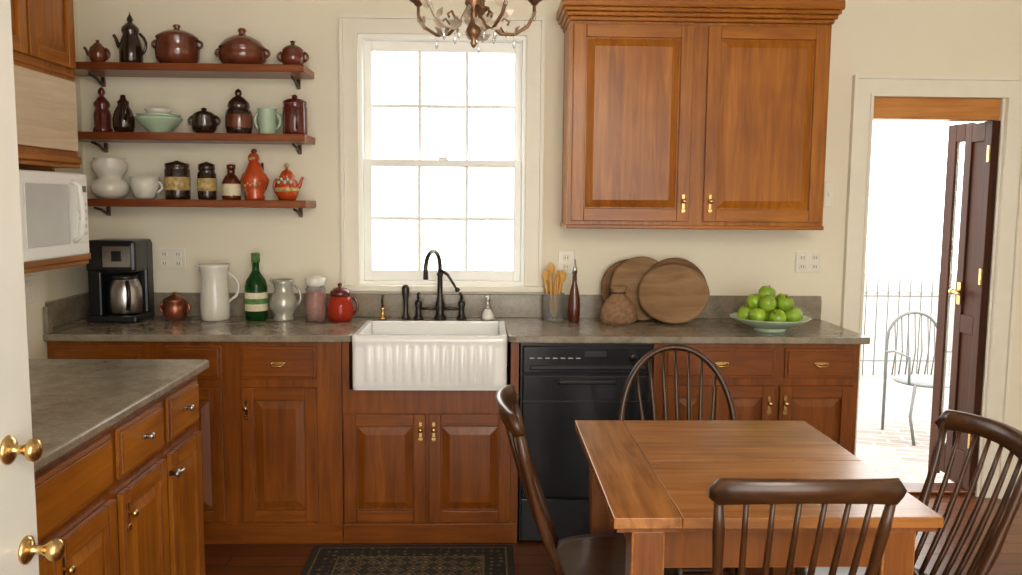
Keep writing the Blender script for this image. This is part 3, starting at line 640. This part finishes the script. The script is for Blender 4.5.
# ------------------------------------------------------------ windsor chairs (front = +Y local)
def windsor(cx,cy,rot,kind,top=1.005):
    b=B(); b.M=T((cx,cy,FL))@RZ(rot)
    sz=.49; out=[]
    for i in range(36):
        a=2*math.pi*i/36; ca,sa=math.cos(a),math.sin(a)
        x=.205*abs(ca)**.72*(1 if ca>0 else -1); y=.20*abs(sa)**.75*(1 if sa>0 else -1)
        x*=(1+.04*(y/.2)); out.append((x,y))
    vs=[];rings=[(1-.12,-.038),(1-.02,-.02),(1,-.008),(.985,0),(.85,-.003),(.55,-.012)]
    for s_,z in rings: vs+=[(x*s_,y*s_,sz+z) for x,y in out]
    n=36; fs=[tuple(range(n))[::-1]]
    for k in range(len(rings)-1): fs+=[(k*n+i,k*n+(i+1)%n,(k+1)*n+(i+1)%n,(k+1)*n+i) for i in range(n)]
    fs.append(tuple(range((len(rings)-1)*n,len(rings)*n)))
    b.add(vs,fs,chair_x,True)
    legs={}
    prof=[.011,.014,.018,.013,.019,.021,.017,.012,.019,.014,.011]
    for sx in (-1,1):
        for sy in (-1,1):
            p=Vector((sx*.145,sy*.135,sz-.02)); q=Vector((sx*.18,sy*.165+(-.02 if sy<0 else 0),0)); legs[sx,sy]=(p,q)
            b.tube([q.lerp(p,t/10) for t in range(11)],prof,chair_m,10)
    def at(k,t): return legs[k][1].lerp(legs[k][0],t)
    for sx in (-1,1):
        A,Bq=at((sx,-1),.35),at((sx,1),.35); b.tube([A.lerp(Bq,t) for t in (0,.25,.5,.75,1)],[.008,.011,.015,.011,.008],chair_m)
    A=(at((-1,-1),.35)+at((-1,1),.35))/2; Bq=(at((1,-1),.35)+at((1,1),.35))/2
    b.tube([A.lerp(Bq,t) for t in (0,.25,.5,.75,1)],[.008,.012,.015,.012,.008],chair_m)
    if kind=='comb':
        hw=.215
        def crest(u): return (hw*u, -.30-.045*(1-u*u))
        N=24; vs=[];fs=[]
        for i in range(N+1):
            u=-1+2*i/N; x,y=crest(u)
            zt=top-.012*abs(u)**2+(-.022 if abs(u)>.98 else (-.005 if abs(u)>.92 else 0)); zb=top-.078+.02*(1-u*u)+(.018 if abs(u)>.98 else 0)
            lean=.012
            vs+=[(x,y-.013-lean,zt-.004),(x,y-lean,zt),(x,y+.010-lean,zt-.004),(x,y+.013,zb+.004),(x,y,zb),(x,y-.013,zb+.004)]
        for i in range(N):
            for k in range(6): fs.append((i*6+k,i*6+(k+1)%6,(i+1)*6+(k+1)%6,(i+1)*6+k))
        fs.append(tuple(range(6))); fs.append(tuple(N*6+k for k in range(6))[::-1])
        b.add(vs,fs,chair_x,True)
        for i in range(8):
            u=-.90+1.80*i/7; x,y=crest(u); e=(i in (0,7))
            p=Vector((x*.80,-.165-.015*(1-u*u),sz-.01)); q=Vector((x,y,top-.05))
            prof2=[.011,.014,.016,.012,.014,.010] if e else [.007,.008,.009,.008,.007,.006]
            b.tube([p.lerp(q,t/5)+Vector((0,-.012*math.sin(math.pi*t/5),0)) for t in range(6)],prof2,chair_m,8)
    else:
        H=top-sz
        def hp(t):
            x=-.24*math.cos(t); s=math.sin(t)**.62; z=sz+H*s
            if s<.35: x*=.86+.4*s
            return Vector((x,-.16-.15*s,z))
        b.tube([hp(math.pi*i/36) for i in range(37)],.013,chair_m,10)
        for i in range(7):
            xt=-.165+.33*i/6
            t=math.acos(max(-1,min(1,-xt/.24))); q=hp(t); q.x=xt
            p=Vector((xt*.72,-.165,sz-.01))
            b.tube([p.lerp(q,k/5) for k in range(6)],[.007,.009,.0095,.008,.007,.006],chair_m,8)
    return b.done('windsor_chair')
windsor(.40,2.50,-90,'comb')
windsor(.705,2.085,0,'comb')
windsor(1.13,2.32,93,'comb',.965)
windsor(.785,3.13,180,'hoop',.99)
# ------------------------------------------------------------ rug
b=B(); rx0,rx1,ry0,ry1=-.78,.13,2.75,3.76; z=FL
b.box(rx0,rx1,ry0,ry1,z,z+.008,rug_d,.002)
for i,(ins,m) in enumerate([(.03,rug_t),(.038,rug_b),(.13,rug_t),(.138,rug_f)]):
    b.box(rx0+ins,rx1-ins,ry0+ins,ry1-ins,z+.004,z+.0085+.0006*i,m)
b.done('area_rug')
# ------------------------------------------------------------ chandelier
b=B(); ccx,ccy=-.04,2.5; ZO=.025; AR=.18
silver=plain('aged_silver_leaf',(.58,.50,.40),.4,metal=.5,var=.3,scale=30)
ant=plain('antique_bronze',(.26,.14,.075),.35,metal=.7,var=.3)
b.lathe([(0,1.965),(.006,1.97),(.010,1.98),(.006,1.988),(.016,2.0),(.022,2.015),(.016,2.03),(.009,2.045),(.012,2.07),(.026,2.09),(.018,2.12),(.009,2.14),(.009,2.22),(.02,2.25),(.03,2.29),(.012,2.33),(.008,2.36),(.008,2.5)],(ccx,ccy,ZO-.025),ant,18)
for k in range(9): 
    zz=2.485+k*.03; b.tube([(ccx+(.01*math.cos(t) if k%2 else 0),ccy+(0 if k%2 else .01*math.cos(t)),zz+.02*math.sin(t)) for t in [i*math.pi/5 for i in range(11)]],.0025,ant,6)
b.lathe([(0,2.735),(.03,2.74),(.06,2.765),(.065,2.779),(0,2.779)],(ccx,ccy,0),ant,20)
for k in range(5):
    a=math.radians(12+72*k); d=Vector((math.cos(a),math.sin(a),0)); c=Vector((ccx,ccy,0))
    P=lambda r,z: c+d*r+Vector((0,0,z+ZO))
    b.tube([P(.015,2.06),P(.04,2.02),P(.08,1.985),P(.12,1.985),P(.16,2.01),P(AR,2.045),P(AR,2.075)],[.006,.006,.0055,.005,.005,.005,.005],silver if k%2 else ant,8)
    b.tube([P(.09,1.987),P(.075,2.01),P(.09,2.03),P(.105,2.02),P(.10,2.01)],.0035,ant,6)
    b.lathe([(0,2.07),(.008,2.072),(.014,2.08),(.026,2.088),(.028,2.094),(.014,2.094),(.012,2.105),(.014,2.118),(0,2.118)],P(AR,0),ant,16,None)
    b.lathe([(0,2.118),(.010,2.118),(.010,2.20),(.006,2.205),(.013,2.225),(.011,2.245),(.003,2.27),(0,2.272)],P(AR,0),bulbglass,14)
    for rr,zz,s in ((.045,2.02,1),(.08,1.992,1),(.12,1.99,-1),(.155,2.01,1),(.06,2.0,-1),(.10,1.988,1),(.17,2.035,-1)):
        e=Vector((-d.y,d.x,0))*s
        p0=P(rr,zz); vs=[p0,p0+e*.012+Vector((0,0,.012)),p0+e*.028+Vector((0,0,-.004)),p0+e*.012+Vector((0,0,-.012)),p0+e*.038+d*.008+Vector((0,0,.014))]
        b.add([tuple(v) for v in vs],[(0,1,2,3),(1,4,2)],silver)
    for rr,zz in ((.06,1.995),(.12,1.985),(AR,2.065)):
        p=P(rr,zz-.025); b.ball(p+Vector((0,0,.016)),.003,cryst,seg=8); b.lathe([(0,-.016),(.005,-.006),(.003,.004),(0,.01)],p,cryst,8)
b.done('chandelier')
# ------------------------------------------------------------ outside
simple('ground_patio',(-8,14,W+.17,W+16,FL-.22,FL-.12,patio_m))
b=B()
gx,gy,gz=3.22,6.0,FL-.12
def arc(c,r,a0,a1,n):
    return [(c[0]+r*math.cos(math.radians(a0+(a1-a0)*i/n)),c[1],c[2]+r*math.sin(math.radians(a0+(a1-a0)*i/n))) for i in range(n+1)]
b.tube([(gx-.2,gy+.2,gz),(gx-.2,gy+.2,gz+.7)]+arc((gx,gy+.2,gz+.7),.2,180,0,10)+[(gx+.2,gy+.2,gz)],.012,iron)
for i in range(-3,4): b.tube([(gx+i*.05,gy+.2,gz+.42),(gx+i*.05+.02,gy+.2,gz+.6),(gx+i*.05,gy+.2,gz+.7+math.sqrt(max(0,.04-(i*.05)**2)))],.006,iron,6)
b.lathe([(0,.41),(.21,.41),(.22,.42),(.21,.43),(0,.43)],(gx,gy,gz),iron)
for s in (-1,1):
    b.tube([(gx+s*.15,gy-.15,gz+.42),(gx+s*.2,gy-.2,gz+.2),(gx+s*.17,gy-.22,gz)],.012,iron)
    b.tube([(gx+s*.2,gy+.2,gz+.6),(gx+s*.24,gy,gz+.64),(gx+s*.2,gy-.15,gz+.62),(gx+s*.18,gy-.12,gz+.42)],.01,iron)
b.done('garden_chair')
b=B()
for i in range(48):
    x=.9+i*.11; b.tube([(x,8.2,gz),(x,8.2,gz+.95),(x,8.2,gz+1.02)],[.006,.006,.002],iron,6)
    if i<47: b.tube(arc((x+.055,8.2,gz+.80),.055,180,0,6),.004,iron,6)
for z in (.15,.8): b.tube([(.85,8.2,gz+z),(6.1,8.2,gz+z)],.008,iron,6)
b.done('garden_fence')
# ------------------------------------------------------------ lights
wd=bpy.data.worlds.new('World'); scene.world=wd; wd.use_nodes=True
bg=wd.node_tree.nodes['Background']; bg.inputs['Color'].default_value=(1,.975,.92,1); bg.inputs['Strength'].default_value=5.4
sun=bpy.data.lights.new('sun','SUN'); sun.energy=3; sun.angle=.02; so=bpy.data.objects.new('sun',sun); scene.collection.objects.link(so)
so.rotation_euler=Vector((-.9,-.12,-1)).to_track_quat('-Z','Y').to_euler()
def area(name,loc,tgt,sx,sy,en,col=(1,1,1)):
    l=bpy.data.lights.new(name,'AREA'); l.shape='RECTANGLE'; l.size=sx; l.size_y=sy; l.energy=en; l.color=col
    o=bpy.data.objects.new(name,l); o.location=loc; o.rotation_euler=(Vector(tgt)-Vector(loc)).to_track_quat('-Z','Y').to_euler(); scene.collection.objects.link(o)
area('fill_light',(.6,-.6,2.6),(.3,3.5,1.0),1.2,.8,48,(1,.90,.74))  # unseen area light added behind the camera as room fill
# ------------------------------------------------------------ camera
p,y,r=map(math.radians,(5.9,1.7,.5))
F=Vector((math.sin(y)*math.cos(p),math.cos(y)*math.cos(p),-math.sin(p))); R=Vector((math.cos(y),-math.sin(y),0)); U=R.cross(F)
R2=math.cos(r)*R+math.sin(r)*U; U2=R2.cross(F)
cam=bpy.data.cameras.new('camera'); cam.sensor_fit='HORIZONTAL'; cam.sensor_width=36; cam.lens=36*845/1022; cam.clip_start=.05
co=bpy.data.objects.new('camera',cam); scene.collection.objects.link(co)
Mx=Matrix((R2,U2,-F)).transposed().to_4x4(); Mx.translation=Vector((0,0,1.53)); co.matrix_world=Mx
scene.camera=co
scene.view_settings.view_transform='Standard'; scene.view_settings.look='None'
